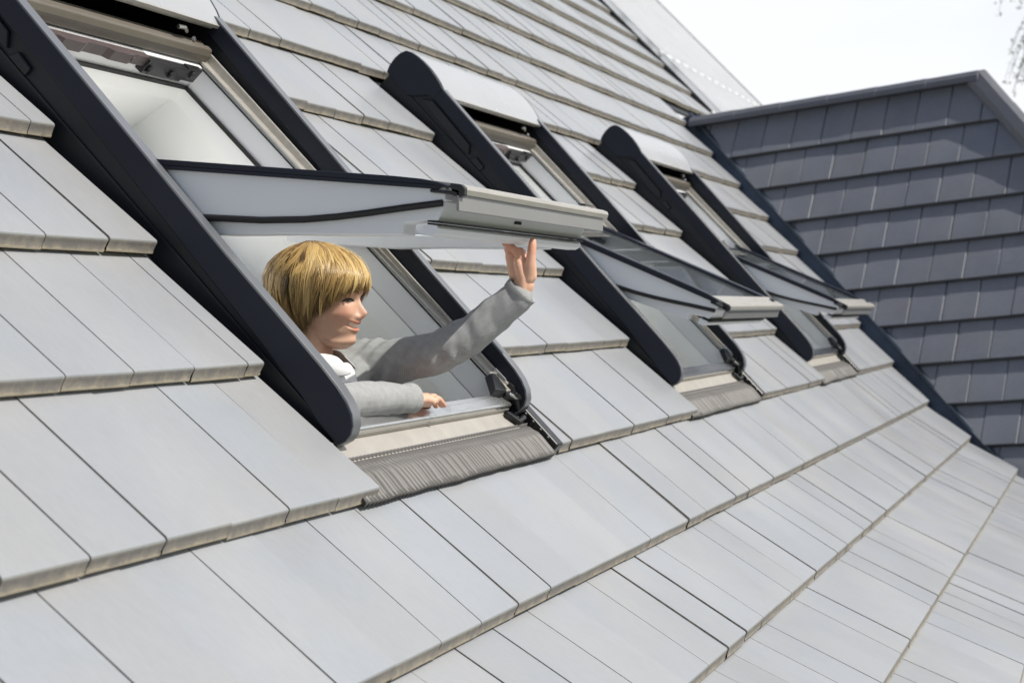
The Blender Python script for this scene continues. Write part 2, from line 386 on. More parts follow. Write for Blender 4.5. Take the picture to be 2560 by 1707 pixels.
# far slope and gable of the wing, walls below
mb = MB(); far = Vector((-WN.x, -WN.y, 0)).normalized()
a, b = PW(1.2, .8, -.1), PW(10.0, .8, -.1)
dn = far*2.2+Vector((0, 0, -3.4))
mb.hexa([a, b, b+dn*1.2+WD*1.5, a+dn*1.2, a+Vector((0, 0, .02)), b+Vector((0, 0, .02)), b+dn*1.2+WD*1.5+Vector((0, 0, .05)), a+dn*1.2+Vector((0, 0, .05))])
mb.build('wing_rear_slope', M['wingtile'], house)
mb = MB()
c0 = PW(19.9, 20, -.4); c1 = PW(25.9, 20, -.4)
mb.hexa([Vector((c0.x, c0.y, -6.5)), Vector((c1.x, c1.y, -6.5)), Vector((c1.x, c1.y, -6.5))+far*3, Vector((c0.x, c0.y, -6.5))+far*3, c0, c1, c1+far*3, c0+far*3])
mb.build('wing_wall', M['wall'], house)
# ------------------------------------------------------------------ roof windows
RAIL = [(.535, -.06), (.51, .02), (.515, .09), (.555, .16), (.63, .22), (.74, .262), (.88, .288), (1.1, .306), (1.7, .328), (2.4, .348), (3.3, .395), (4.3, .445), (6.2, .53),
        (6.22, .335), (4.8, .26), (2.8, .125), (1.6, .045), (1.05, .0), (.8, -.05)]
HOOD = [(6.2, .335), (6.205, .53), (6.30, .565), (6.42, .592), (6.58, .612), (6.74, .612), (6.86, .600), (6.97, .575), (7.045, .535), (7.085, .45), (7.10, .33), (7.08, .19), (7.04, .09),
        (6.54, .07), (6.44, .16), (6.32, .30)]
def hood_shell():
    oc = HOOD[1:13]                                    # outer curve only
    oc = [(6.1, .498)]+oc[0:]
    inn = [(t-.0 if t < 6.5 else t-.03, n-.035) for t, n in oc]
    return oc+list(reversed(inn))
PIV = (3.75, .10)
def PS(x, ma, b): return Vector((x, ma, b))*W            # local sash frame: y = -a
def sash_mats(alpha, k):
    th = TH-alpha
    return (P(0, *PIV), th)
def window(k, alpha):
    root = empty('roof_window', (T*k*W, 0, 0), house, label=['roof window with its sash pushed up level, woman leaning out', 'middle roof window with half raised sash', 'far roof window next to the valley with half raised sash'][k], group=None)
    R_ = []
    def add(mb, name, m, smooth=None, bevel=.0, seg=2):
        o = mb.build(name, m, root, smooth, bevel, seg); return o
    SL0, SL1, SR0, SR1 = 5.95, 6.13, 11.08, 11.26
    for s0, s1 in ((SL0, SL1), (SR0, SR1)):
        mb = MB(); mb.prism(RAIL, s0, s1)
        add(mb, 'side_rail', M['dark'], 30, .0035, 3)
    # added strip painting sunlight along the top and rounded foot of each rail
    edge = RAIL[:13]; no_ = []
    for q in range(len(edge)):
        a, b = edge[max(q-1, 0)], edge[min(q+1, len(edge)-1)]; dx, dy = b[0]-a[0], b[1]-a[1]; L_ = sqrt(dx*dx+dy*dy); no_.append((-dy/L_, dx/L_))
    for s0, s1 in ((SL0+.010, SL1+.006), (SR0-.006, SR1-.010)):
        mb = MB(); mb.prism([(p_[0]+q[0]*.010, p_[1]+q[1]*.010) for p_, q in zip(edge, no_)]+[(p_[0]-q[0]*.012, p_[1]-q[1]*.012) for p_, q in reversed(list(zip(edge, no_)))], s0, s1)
        add(mb, 'rail_sunlit_strip', M['rail_lit'], 30, .001)
    # recessed black cheeks between tiles and rails, with side gutters
    for s0, s1, g0, g1 in ((6.02, 6.09, 5.86, 6.02), (11.11, 11.2, 11.2, 11.56)):
        mb = MB(); mb.prism([(.5, -.35), (7.0, -.35), (7.0, .1), (6.2, .36), (2.8, .16), (.9, .0), (.55, -.04)], s0, s1)
        mb.box(g0, g1, -.0+.15, 7.1, -.22, -.19)
        mb.prism([(.6, -.05), (6.9, .07), (6.9, .10), (.6, -.03)], s0-.025, s0+.01) if g0 < s0 else None
        add(mb, 'side_flashing', M['flash'])
    # frame: covers, white reveal, gasket, lining
    mb = MB()
    mb.prism([(.72, .06), (5.9, .06), (5.9, .10), (.72, .10)], 6.12, 6.3)
    mb.prism([(.72, .09), (5.9, .09), (5.9, .12), (.72, .12)], 10.86, 11.0)
    mb.prism([(.80, -.02), (5.9, .0), (5.9, .22), (.80, .15)], 11.0, 11.035)
    add(mb, 'frame_cover', M['beige'], None, .002)
    mb = MB()
    mb.prism([(5.86, .08), (6.02, .08), (6.02, .20), (5.97, .27), (5.90, .27), (5.86, .2)], 6.1, 10.98)
    mb.box(6.1, 11.0, 6.02, 6.1, -.1, .24)
    add(mb, 'head_bar', M['bronze'], None, .004)
    mb = MB(); mb.box(6.1, 11.1, 5.965, 5.985, .235, .25) if False else None; mb.box(6.1, 11.1, 6.1, 6.9, -.15, -.1); mb.box(6.1, 11.1, 6.86, 6.95, -.15, .4)
    add(mb, 'hood_cavity', M['black'])
    mb = MB()
    for q in (6.10, ): 
        mb.prism([(.78, -.21), (5.8, -.21), (5.8, .06), (.78, .06)], 6.12, 6.3)
    mb.prism([(.78, -.21), (5.8, -.21), (5.8, .088), (.78, .088)], 10.87, 11.0)
    mb.prism([(.70, -.21), (.78, -.21), (.78, -.01), (.70, -.01)], 6.12, 11.0)
    mb.prism([(5.8, -.21), (5.95, -.21), (5.95, .07), (5.8, .07)], 6.12, 11.0)
    add(mb, 'inner_frame', M['white'], None, .003)
    mb = MB()
    mb.box(6.28, 6.31, 3.6, 5.79, -.245, -.2); mb.box(10.845, 10.875, 3.6, 5.79, -.245, -.2)
    mb.box(6.3, 10.86, 5.775, 5.805, -.245, -.2)
    mb.box(10.85, 10.868, .8, 5.79, .055, .07)
    add(mb, 'gasket', M['rubber'], None)
    # lining shaft
    mb = MB()
    def shaft(s0, s1, t0, t1, n0, S0, S1, T0, T1, n1):
        A = [P(s0, t0, n0), P(s1, t0, n0), P(s1, t1, n0), P(s0, t1, n0)]; B = [P(S0, T0, n1), P(S1, T0, n1), P(S1, T1, n1), P(S0, T1, n1)]
        for i in range(4): mb.quad(A[i], A[(i+1) % 4], B[(i+1) % 4], B[i])
    shaft(6.30, 10.865, .785, 5.80, -.21, 6.28, 10.885, .765, 5.82, -.44)
    shaft(6.28, 10.885, .765, 5.82, -.44, 6.05, 11.25, .62, 5.98, -.452)
    shaft(6.05, 11.25, .62, 5.98, -.452, 6.0, 11.35, .45, 6.2, -1.3)
    # close the room behind
    c = [P(6.0, .45, -1.3), P(11.35, .45, -1.3), P(11.35, 6.2, -1.3), P(6.0, 6.2, -1.3)]
    lo = [Vector((c[0].x-.25, c[0].y+.02, c[0].z-.5)), Vector((c[1].x+.25, c[1].y+.02, c[1].z-.5))]
    bk = [Vector((c[3].x-.25, c[3].y+.3, lo[0].z)), Vector((c[2].x+.25, c[2].y+.3, lo[0].z))]
    tp = [Vector((bk[0].x, bk[0].y, c[3].z)), Vector((bk[1].x, bk[1].y, c[2].z))]
    mb.quad(c[0], c[1], lo[1], lo[0]); mb.quad(lo[0], lo[1], bk[1], bk[0]); mb.quad(bk[0], bk[1], tp[1], tp[0]); mb.quad(tp[0], tp[1], c[2], c[3])
    mb.quad(c[0], lo[0], bk[0], tp[0]); mb.quad(c[0], tp[0], c[3], c[3]+Vector((0, 0, .0001))); mb.quad(c[1], lo[1], bk[1], tp[1]); mb.quad(c[1], tp[1], c[2], c[2]+Vector((0, 0, .0001)))
    mb.box(6.0, 11.35, 3.3, 6.2, -1.36, -1.31)  # added white panel, bounces sunlight back up onto the lining
    add(mb, 'lining', M['lining'])
    # hardware under the head bar
    mb = MB()
    zz = [(6.35, 5.73), (6.6, 5.73), (6.7, 5.70), (7.1, 5.70), (7.2, 5.735), (7.6, 5.735), (7.7, 5.70), (8.1, 5.70), (8.2, 5.735), (8.6, 5.735), (8.7, 5.70), (9.1, 5.70), (9.2, 5.73), (9.5, 5.73)]
    for (a, ta), (b, tb) in zip(zz, zz[1:]):
        mb.hexa([P(a, ta, -.05), P(b, tb, -.05), P(b, 5.8, -.05), P(a, 5.8, -.05), P(a, ta, .07), P(b, tb, .07), P(b, 5.88, .07), P(a, 5.88, .07)])
    for q in (7.0, 9.15): mb.tube([(q, 5.69, .02), (q, 5.74, .02)], .008, 10, P)
    add(mb, 'lock_strip', M['mauve'])
    mb = MB(); mb.box(9.5, 10.4, 5.70, 5.8, -.12, .06); mb.box(10.4, 10.75, 5.72, 5.8, -.1, .08)
    mb.tube([(9.6, 5.66, -.05), (9.6, 5.70, -.05)], .012, 10, P); mb.tube([(10.1, 5.66, -.05), (10.1, 5.70, -.05)], .012, 10, P)
    mb.tube([(10.58, 5.69, .0), (10.58, 5.73, .0)], .012, 12, P)
    add(mb, 'latch', M['black'], None, .002)
    # hood
    mb = MB(); mb.prism(hood_shell(), 6.05, 11.2)
    add(mb, 'hood', M['hood_lit'], 40)
    for s0, s1 in ((5.945, 6.05), (11.2, 11.26)):
        mb = MB(); mb.prism(HOOD, s0, s1); add(mb, 'hood_end_cap', M['dark'], 30, .003, 3)
    mb = MB(); mb.box(6.1, 11.18, 6.07, 6.10, .455, .50)
    mb.box(6.1, 11.18, 6.13, 6.16, .40, .44)
    add(mb, 'hood_drip_edge', M['beige'], None, .001)
    mb = MB()
    mb.tube([(10.2, 6.05, .36), (10.35, 6.05, .37), (10.45, 6.05, .33)], .006, 6, P)
    mb.tube([(10.6, 6.0, .30), (10.66, 6.0, .27)], .006, 6, P)
    add(mb, 'cable_clip', M['alu'])
    # cheek hardware seen below the hood
    mb = MB()
    mb.prism([(6.35, .18), (6.2, .30), (5.3, .24), (5.2, .12), (5.45, .1)], 6.0-.035, 6.03)
    mb.prism([(5.15, .08), (4.9, .07), (4.9, .16), (5.1, .18)], 6.0-.03, 6.03)
    add(mb, 'corner_bracket', M['flash'], None, .004)
    # sill, flashing strip and corrugated apron
    mb = MB()
    mb.prism([(.595, -.09), (.60, .015), (.625, .03), (.715, .035), (.715, -.09)], 6.12, 10.98)
    mb.prism([(.72, .0), (.775, .0), (.775, .02), (.72, .02)], 6.12, 10.98)
    add(mb, 'sill', M['alu'], None, .002)
    mb = MB()
    mb.prism([(.34, -.13), (.37, -.095), (.58, -.07), (.592, -.10)], 5.9, 11.0)
    mb.prism([(.585, -.09), (.592, -.03), (.60, -.03), (.60, -.09)], 6.12, 10.98)
    add(mb, 'sill_flashing', M['lead2'], None, .001)
    mb = MB()
    prof = [(.40, -.082), (.385, -.10), (.37, -.112), (.355, -.10), (.335, -.092), (.30, -.088), (.24, -.083), (.17, -.078), (.08, -.082), (0.0, -.088), (-.06, -.094), (-.065, -.108)]
    ribs = 62; sub = 6; a0, a1 = 5.55, 11.3
    ns_ = ribs*sub; i0 = 0
    for i in range(ns_+1):
        s = a0+(a1-a0)*i/ns_; ph = i/sub*2*pi
        jit = noise.noise(Vector((s*2.3, k*3.1, .2)))
        for (t, n) in prof:
            amp = (.032+.010*noise.noise(Vector((int(i/sub)*.9, 3.3, k))))*(1 if t < .30 else (.12 if t > .345 else .2))
            wob = .006*noise.noise(Vector((s*1.7, t*5, 5+k)))*(1 if t < .3 else 0)
            tt = t+(.02*noise.noise(Vector((s*.9, 1.3, k))) + .010*jit if t < .02 else 0)
            fold = .010*max(0, noise.noise(Vector((s*6.0, t*1.2, 9+k))))*(1 if t < .28 else 0)
            mb.v.append(P(s, tt, n+amp*(abs(cos(ph/2))*2-1.2)+wob+fold+.008))
    L = len(prof)
    for i in range(ns_):
        for j in range(L-1):
            a = i*L+j; mb.f.append((a, a+1, a+L+1, a+L)); mb.mi.append(0)
    o = add(mb, 'apron_flashing', M['lead'], 60)
    sd = o.modifiers.new('thick', 'SOLIDIFY'); sd.thickness = .0012
    # black closing strip beside the apron and hinge parts on the sill corner
    mb = MB()
    mb.prism([(-.03, -.12), (-.02, -.0), (.0, .012), (.62, .02), (.62, -.15)], 11.33, 11.56)
    for q in (.1, .22, .34, .46): mb.box(11.30, 11.34, q, q+.05, -.08, -.0)
    add(mb, 'edge_seal', M['black'], None, .006, 3)
    mb = MB()
    mb.prism([(.60, -.05), (.95, .0), (.95, .12), (.75, .17), (.62, .08)], 11.02, 11.09)
    mb.hexa([P(10.55, .76, .02), P(10.9, .70, .02), P(10.95, .98, .05), P(10.8, 1.0, .05), P(10.6, .78, .10), P(10.9, .72, .12), P(10.95, .96, .14), P(10.84, .98, .14)])
    mb.tube([(10.86, .74, .06), (11.15, .60, .10), (11.2, .52, .04)], .014, 8, P)
    mb.tube([(10.98, .68, .13), (11.1, .54, .0)], .010, 8, P)
    mb.box(10.9, 11.15, .40, .58, -.11, -.05)
    mb.tube([(10.75, .55, -.03), (10.95, .42, -.05), (11.15, .44, -.02)], .009, 8, P)
    add(mb, 'hinge', M['black'], None, .003)
    mb = MB(); mb.box(10.97, 11.0, .84, 1.02, .11, .17); mb.tube([(10.9, .70, .10), (11.02, .62, .10)], .006, 8, P)
    add(mb, 'hinge_pin', M['alu'], None, .002)
    # ---------------- sash, built in its own frame and turned about the pivot
    loc, th = sash_mats(alpha, k)
    SP = []
    def sadd(mb, name, m, smooth=None, bevel=0, seg=2):
        o = mb.build(name, m, root, smooth, bevel, seg); o.location = loc; o.rotation_euler = (th, 0, 0); SP.append(o); return o
    def S(poly): return [(-a, b) for a, b in poly]
    line = [(-.25, -.36), (.5, -.37), (.9, -.37), (1.4, -.355), (1.8, -.32), (2.1, -.275), (2.36, -.226), (2.7, -.155), (3.04, -.09)]
    up_ = [(-.25, .03), (3.06, .03), (3.06, -.09)]+list(reversed(line))
    for s0, s1 in ((6.14, 6.34), (10.7, 10.88)):
        mb = MB(); mb.prism(S(up_), s0, s1, PS); sadd(mb, 'sash_stile', M['white'], 25, .003, 3)
    lo_ = [(a, b) for a, b in line]+[(3.04, -.14), (2.97, -.345), (2.38, -.40), (1.6, -.47), (.98, -.53), (-.25, -.55)]
    lo_ = [(-.25, -.36)]+[(a, b+.0) for a, b in line[1:]]+[(3.03, -.15), (2.97, -.26), (2.69, -.30), (2.69, -.403), (2.38, -.43), (1.6, -.48), (.98, -.535), (-.25, -.55)]
    for s0, s1 in ((6.20, 6.52), (10.5, 10.82)):
        mb = MB(); mb.prism(S(lo_), s0, s1, PS); sadd(mb, 'inner_stile', M['white'], 25, .004, 3)
    for s_ in (6.135, 10.885):
        mb = MB(); mb.tube([(s_+.005, -a, b-.012) for a, b in line], .0055, 8, PS); mb.tube([(s_+.02, -a, b-.035) for a, b in line], .0035, 8, PS)
        sadd(mb, 'sash_gasket', M['rubber'], 60)
    # bottom member
    mb = MB()
    mb.prism(S([(2.84, .0), (3.055, .0), (3.055, -.10), (2.99, -.262), (2.84, -.262)]), 6.202, 10.82, PS)
    sadd(mb, 'bottom_rail', M['white'], None, .002)
    mb = MB()
    mb.prism(S([(2.86, -.302), (2.985, -.302), (3.0, -.325), (2.99, -.36), (2.95, -.385), (2.86, -.392)]), 6.198, 10.822, PS)
    sadd(mb, 'handle_rail', M['white'])
    mb = MB()
    mb.prism(S([(2.9, -.262), (3.035, -.262), (3.035, -.275), (2.9, -.275)]), 6.2, 10.82, PS)
    mb.prism(S([(2.9, -.283), (3.025, -.283), (3.025, -.298), (2.9, -.298)]), 6.2, 10.82, PS)
    mb.box(8.3, 8.5, -3.03, -3.0, -.205, -.178, PS)
    sadd(mb, 'bottom_gasket', M['rubber'])
    mb = MB()
    mb.prism(S([(-.2, .0), (2.95, .0), (2.95, .035), (-.2, .035)]), 6.42, 10.62, PS)
    sadd(mb, 'glass_pane', M['glass'])
    # dark cover strips on the stiles
    for s0, s1, sx in ((6.10, 6.42, 1), (10.60, 10.93, -1)):
        mb = MB()
        mb.prism(S([(-.3, .035), (-.3, .085), (2.6, .085), (2.85, .078), (3.0, .06), (3.1, .03), (3.08, .02), (2.95, .035)]), s0, s1, PS)
        mb.prism(S([(-.3, .035), (-.3, .0), (3.0, .0), (3.05, .035)]), s0 if sx > 0 else s1-.03, s0+.03 if sx > 0 else s1, PS)
        sadd(mb, 'stile_cover', M['dark'], 30, .004, 3)
    # beige bottom cover with hanging flap
    mb = MB()
    mb.prism(S([(2.90, .045), (2.90, .075), (3.16, .062), (3.215, .045), (3.225, .015), (3.215, -.03), (3.195, -.03), (3.19, .01), (3.15, .032)]), 6.17, 11.02, PS)
    sadd(mb, 'bottom_cover', M['beige'], 30, .0015)
    mb = MB()
    mb.prism(S([(3.10, .02), (3.19, .005), (3.205, -.165), (3.195, -.172), (3.18, -.165), (3.17, -.02), (3.10, .0)]), 6.10, 10.93, PS)
    sadd(mb, 'drip_flap', M['greycap'], None, .001)
    mb = MB(); mb.prism(S([(3.10, .06), (3.20, .055), (3.235, .03), (3.235, -.04), (3.20, -.055), (3.12, -.04)]), 6.10, 6.19, PS)
    mb.prism(S([(3.02, .085), (3.10, .085), (3.10, .10), (3.02, .10)]), 10.5, 10.85, PS)
    mb.prism(S([(2.93, -.0), (3.12, -.01), (3.12, -.035), (2.93, -.03)]), 6.1, 6.15, PS)
    sadd(mb, 'corner_cap', M['black'], None, .003)
    # stay arm hardware at the pivot, inside
    mb = MB()
    for s_ in (6.36, 10.62):
        mb.tube([(s_, .1, -.1), (s_, .45, -.05), (s_, .62, .04)], .014, 8, PS); mb.tube([(s_, .25, -.02), (s_, .25, -.16)], .016, 8, PS)
        mb.box(s_-.04, s_+.05, .0, .6, -.2, -.12, PS)
    sadd(mb, 'pivot_hardware', M['black'], None, .002)
    return root
M['bronze'] = mat('bronze_head_cover', (.17, .15, .125), .4, metal=.3, var=.1, vscale=9)
M['rail_lit'] = mat('sunlit_rail_lacquer', (.115, .122, .138), .32, var=.04, vscale=6)  # same paint as the rail sides, lightened to carry the sunlight
M['hood_lit'] = mat('sunlit_hood_lacquer', (.34, .35, .37), .28, var=.05, vscale=3, rvar=.04)  # window lacquer lightened to carry sun and sky sheen on the hood
M['lead2'] = mat('pale_lead_strip', (.43, .405, .37), .45, metal=.35, var=.10, vscale=14)
for k_, a_ in ((0, 40.6), (1, 22.2), (2, 22.2)): window(k_, radians(a_))


# ------------------------------------------------------------------ the woman leaning out of the nearest window
def interp(tab, x):
    if x <= tab[0][0]: return tab[0][1]
    for (a, b), (c, d) in zip(tab, tab[1:]):
        if x <= c: return b+(d-b)*(x-a)/(c-a)
    return tab[-1][1]
def smooth_interp(tab, x, w=.004): return (interp(tab, x-w)+2*interp(tab, x)+interp(tab, x+w))/4
HC = Vector((2.0, .304, .421))
hrot = Matrix.Rotation(radians(9), 3, 'Z') @ Matrix.Rotation(radians(5), 3, 'X')
HF = hrot @ Vector((0, -1, 0)); HL = hrot @ Vector((1, 0, 0)); HU = hrot @ Vector((0, 0, 1))
# turning the face a little towards the camera side (-X)
_q = Matrix.Rotation(radians(-12), 3, 'Z'); HF, HL = _q @ HF, _q @ HL
def HP(f, l, u): return HC+HF*f+HL*l+HU*u
FR = [(-.114, .052), (-.109, .068), (-.101, .077), (-.094, .0805), (-.086, .078), (-.079, .0795), (-.074, .083), (-.066, .082), (-.058, .085), (-.052, .089), (-.045, .088), (-.03, .089), (0, .087), (.012, .091), (.022, .094), (.045, .094), (.07, .086), (.095, .066), (.112, .035), (.119, .0)]
BK = [(-.116, .030), (-.105, .0), (-.095, -.02), (-.08, -.045), (-.06, -.06), (-.04, -.072), (-.02, -.083), (0, -.09), (.03, -.097), (.06, -.092), (.085, -.075), (.105, -.042), (.119, 0)]
WD_ = [(-.116, .018), (-.11, .027), (-.10, .037), (-.09, .035), (-.075, .0435), (-.055, .0525), (-.035, .0655), (-.015, .0695), (.01, .072), (.04, .074), (.07, .067), (.095, .050), (.112, .026), (.119, .0)]
def head_local(u, ph):
    F0, B0, w = smooth_interp(FR, u), smooth_interp(BK, u), smooth_interp(WD_, u)
    c, h = (F0+B0)/2, (F0-B0)/2
    cs, sn = cos(ph), sin(ph)
    ex = interp([(-.11, 1.0), (-.085, 1.25), (-.05, 1.35), (-.03, 1.12), (0, .95), (.05, .92)], u) if cs > 0 else .92
    f = c+h*math.copysign(abs(cs)**ex, cs); l = w*math.copysign(abs(sn)**.88, sn)
    if cs > 0:
        front = cs
        nb = interp([(-.055, 0), (-.048, .004), (-.043, .013), (-.036, .021), (-.030, .023), (-.024, .019), (-.012, .011), (.002, .004), (.012, 0)], u)
        sg = interp([(-.05, .011), (-.036, .0095), (-.02, .007), (.0, .0065)], u)
        f += nb*math.exp(-(l/sg)**2)
        f += .007*math.exp(-((abs(l)-.0145)/.006)**2)*math.exp(-((u+.040)/.007)**2)                     # nostril wings
        f += .0065*math.exp(-((abs(l)-.040)/.016)**2)*math.exp(-((u+.036)/.018)**2)*front                # smiling cheeks
        f -= .010*math.exp(-((abs(l)-.030)/.013)**2)*math.exp(-((u-.002)/.010)**2)                       # eye sockets
        f += .004*math.exp(-((abs(l)-.028)/.02)**2)*math.exp(-((u-.019)/.006)**2)
        f -= .0035*math.exp(-((abs(l)-.032)/.004)**2)*math.exp(-((u+.058)/.014)**2)                      # smile fold
        uu = u-.0065*(l/.028)**2
        lip = .0040*math.exp(-((uu+.0540)/.0028)**2)+.0050*math.exp(-((uu+.0715)/.0036)**2)-.0070*math.exp(-((uu+.0628)/.0040)**2)
        f += lip*math.exp(-(l/.028)**4)
    return f, l, u
def grid_surface(fn, us, nphi, close_top=True):
    mb = MB(); n = len(us)
    for u in us:
        for j in range(nphi): mb.v.append(fn(u, 2*pi*j/nphi))
    for i in range(n-1):
        for j in range(nphi):
            a = i*nphi+j; b = i*nphi+(j+1) % nphi
            mb.f.append((a, b, b+nphi, a+nphi)); mb.mi.append(0)
    mb.f.append(tuple(reversed(range(nphi)))); mb.mi.append(0); mb.f.append(tuple((n-1)*nphi+j for j in range(nphi))); mb.mi.append(0)
    return mb
def limb(mb, pts, rad, sides=20, sq=1.0, axis=None):
    """tapered tube with rounded ends; pts are smoothed with Catmull-Rom"""
    P_ = [Vector(p) for p in pts]; ex = [2*P_[0]-P_[1]]+P_+[2*P_[-1]-P_[-2]]; R_ = [rad[0]]+list(rad)+[rad[-1]]
    Q = []; RR = []
    for i in range(1, len(ex)-2):
        for k in range(8):
            t = k/8; a, b, c, d = ex[i-1:i+3]
            Q.append(.5*((2*b)+(c-a)*t+(2*a-5*b+4*c-d)*t*t+(3*b-a-3*c+d)*t**3)); RR.append(R_[i]+(R_[i+1]-R_[i])*t)
    Q.append(P_[-1]); RR.append(rad[-1])
    d0 = (Q[1]-Q[0]).normalized(); d1 = (Q[-1]-Q[-2]).normalized()
    cap0 = [(Q[0]-d0*RR[0]*s_, RR[0]*sqrt(max(0, 1-s_*s_))) for s_ in (.98, .85, .6, .3)]
    cap1 = [(Q[-1]+d1*RR[-1]*s_, RR[-1]*sqrt(max(0, 1-s_*s_))) for s_ in (.3, .6, .85, .98)]
    Q = [c for c, _ in cap0]+Q+[c for c, _ in cap1]; RR = [r for _, r in cap0]+RR+[r for _, r in cap1]
    i0 = len(mb.v); n = len(Q); ref = Vector(axis) if axis else Vector((.1, .2, 1))
    for k in range(n):
        d = (Q[min(k+1, n-1)]-Q[max(k-1, 0)]).normalized(); a = d.cross(ref)
        a = a.normalized() if a.length > 1e-4 else Vector((1, 0, 0)); b = d.cross(a)
        for j in range(sides):
            th = 2*pi*j/sides; mb.v.append(Q[k]+(a*cos(th)+b*sin(th)*sq)*RR[k])
    for k in range(n-1):
        for j in range(sides):
            a = i0+k*sides+j; b = i0+k*sides+(j+1) % sides
            mb.f.append((a, b, b+sides, a+sides)); mb.mi.append(0)
    mb.f.append(tuple(i0+j for j in reversed(range(sides)))); mb.mi.append(0)
    mb.f.append(tuple(i0+(n-1)*sides+j for j in range(sides))); mb.mi.append(0)
def remeshed(mb, name, voxel, smooth_it=2):
    me = mb.mesh(name); o = bpy.data.objects.new(name, me); COL.objects.link(o)
    r = o.modifiers.new('r', 'REMESH'); r.mode = 'VOXEL'; r.voxel_size = voxel; r.use_smooth_shade = True
    if smooth_it: s_ = o.modifiers.new('s', 'SMOOTH'); s_.factor = .5; s_.iterations = smooth_it
    dg = bpy.context.evaluated_depsgraph_get(); m2 = bpy.data.meshes.new_from_object(o.evaluated_get(dg)); m2.name = name
    bpy.data.objects.remove(o)
    for p_ in m2.polygons: p_.use_smooth = True
    return m2
lady = empty('person', (2.0, .36, -.3), None, 'blonde woman in grey cardigan and white blouse lifting the window sash', 'person')
linv = Matrix.Translation((-2.0, -.36, .3))
def lparent(o, m=linv):
    o.data.transform(m); o.parent = lady; return o
# --- body: head, neck, torso, arms and hands in one skin
sk = MB()
us = [-.116+.2349*(i/90) for i in range(91)]
hd = grid_surface(lambda u, ph: HP(*head_local(u, ph)), us, 120)
sk.v += hd.v; sk.f += hd.f; sk.mi += hd.mi
limb(sk, [HP(-.03, 0, -.03), HP(-.034, 0, -.085), (2.0, .352, .265), (2.0, .37, .20)], [.050, .049, .052, .075])
limb(sk, [(1.90, .38, .20), (2.0, .385, .215), (2.10, .36, .225)], [.065, .08, .065])
limb(sk, [(2.0, .40, .18), (2.0, .43, .0), (2.0, .45, -.22)], [.105, .12, .11])
limb(sk, [(2.10, .34, .235), (2.15, .267, .258), (2.16, .184, .260), (2.17, .096, .272), (2.185, .020, .306), (2.20, -.053, .352), (2.21, -.112, .396), (2.212, -.128, .420)], [.045, .038, .030, .028, .027, .026, .026, .0265])
limb(sk, [(1.90, .38, .215), (1.84, .34, .21), (1.72, .25, .19), (1.62, .16, .180), (1.72, .130, .178), (1.85, .113, .174), (1.955, .096, .167), (1.975, .094, .165)], [.045, .038, .032, .028, .026, .024, .024, .024])
# resting hand: palm down on the sill, fingers along +X
limb(sk, [(1.96, .095, .164), (2.0, .092, .168), (2.04, .090, .163)], [.026, .031, .029], sq=.55, axis=(0, 0, 1))
limb(sk, [(2.0, .098, .166), (2.05, .104, .163)], [.020, .019], sq=.6, axis=(0, 0, 1)); limb(sk, [(2.0, .080, .166), (2.045, .074, .160)], [.019, .018], sq=.6, axis=(0, 0, 1))
for y0, L, dz, rr in ((.112, .074, .003, .0082), (.096, .082, .006, .0086), (.0795, .076, .004, .0083), (.064, .058, -.001, .0072)):
    x0 = 2.045+(.0 if y0 > .07 else -.006); z0 = .160+dz
    limb(sk, [(x0-.012, y0+.000, z0), (x0+L*.38, y0-.001, z0+.006), (x0+L*.74, y0-.003, z0-.003), (x0+L, y0-.004, .147)], [rr*1.15, rr*1.05, rr*.95, rr*.78], 12)
limb(sk, [(1.985, .114, .160), (2.015, .135, .154), (2.045, .139, .150)], [.013, .0105, .0085], 12)
# lifted hand: palm up against the sash lip, thumb in front of it, fingers reaching in behind it
limb(sk, [(2.211, -.130, .412), (2.210, -.132, .440), (2.209, -.128, .468)], [.0275, .030, .030], sq=.60, axis=(0, 1, .1))
limb(sk, [(2.210, -.112, .445), (2.209, -.106, .492)], [.018, .0165], 14); limb(sk, [(2.212, -.126, .45), (2.214, -.124, .494)], [.020, .0175], 14); limb(sk, [(2.208, -.146, .440), (2.204, -.150, .468)], [.019, .017], 14)
for i, (y0, x0, L) in enumerate(((-.138, 2.194, .9), (-.126, 2.211, 1.0), (-.116, 2.228, .95), (-.108, 2.243, .8))):
    limb(sk, [(2.209+(x0-2.218)*.5, y0+.004, .470), (x0, y0+.010, .494), (x0+.002, y0+.022, .508), (x0+.001, -.096, .524), (x0-.002, -.101, .536)], [.0120, .0100, .0092, .0084, .0070], 12)
limb(sk, [(2.203, -.143, .436), (2.196, -.153, .462), (2.193, -.160, .490), (2.194, -.164, .510), (2.196, -.1655, .521)], [.0170, .0145, .0110, .0104, .0086], 14)
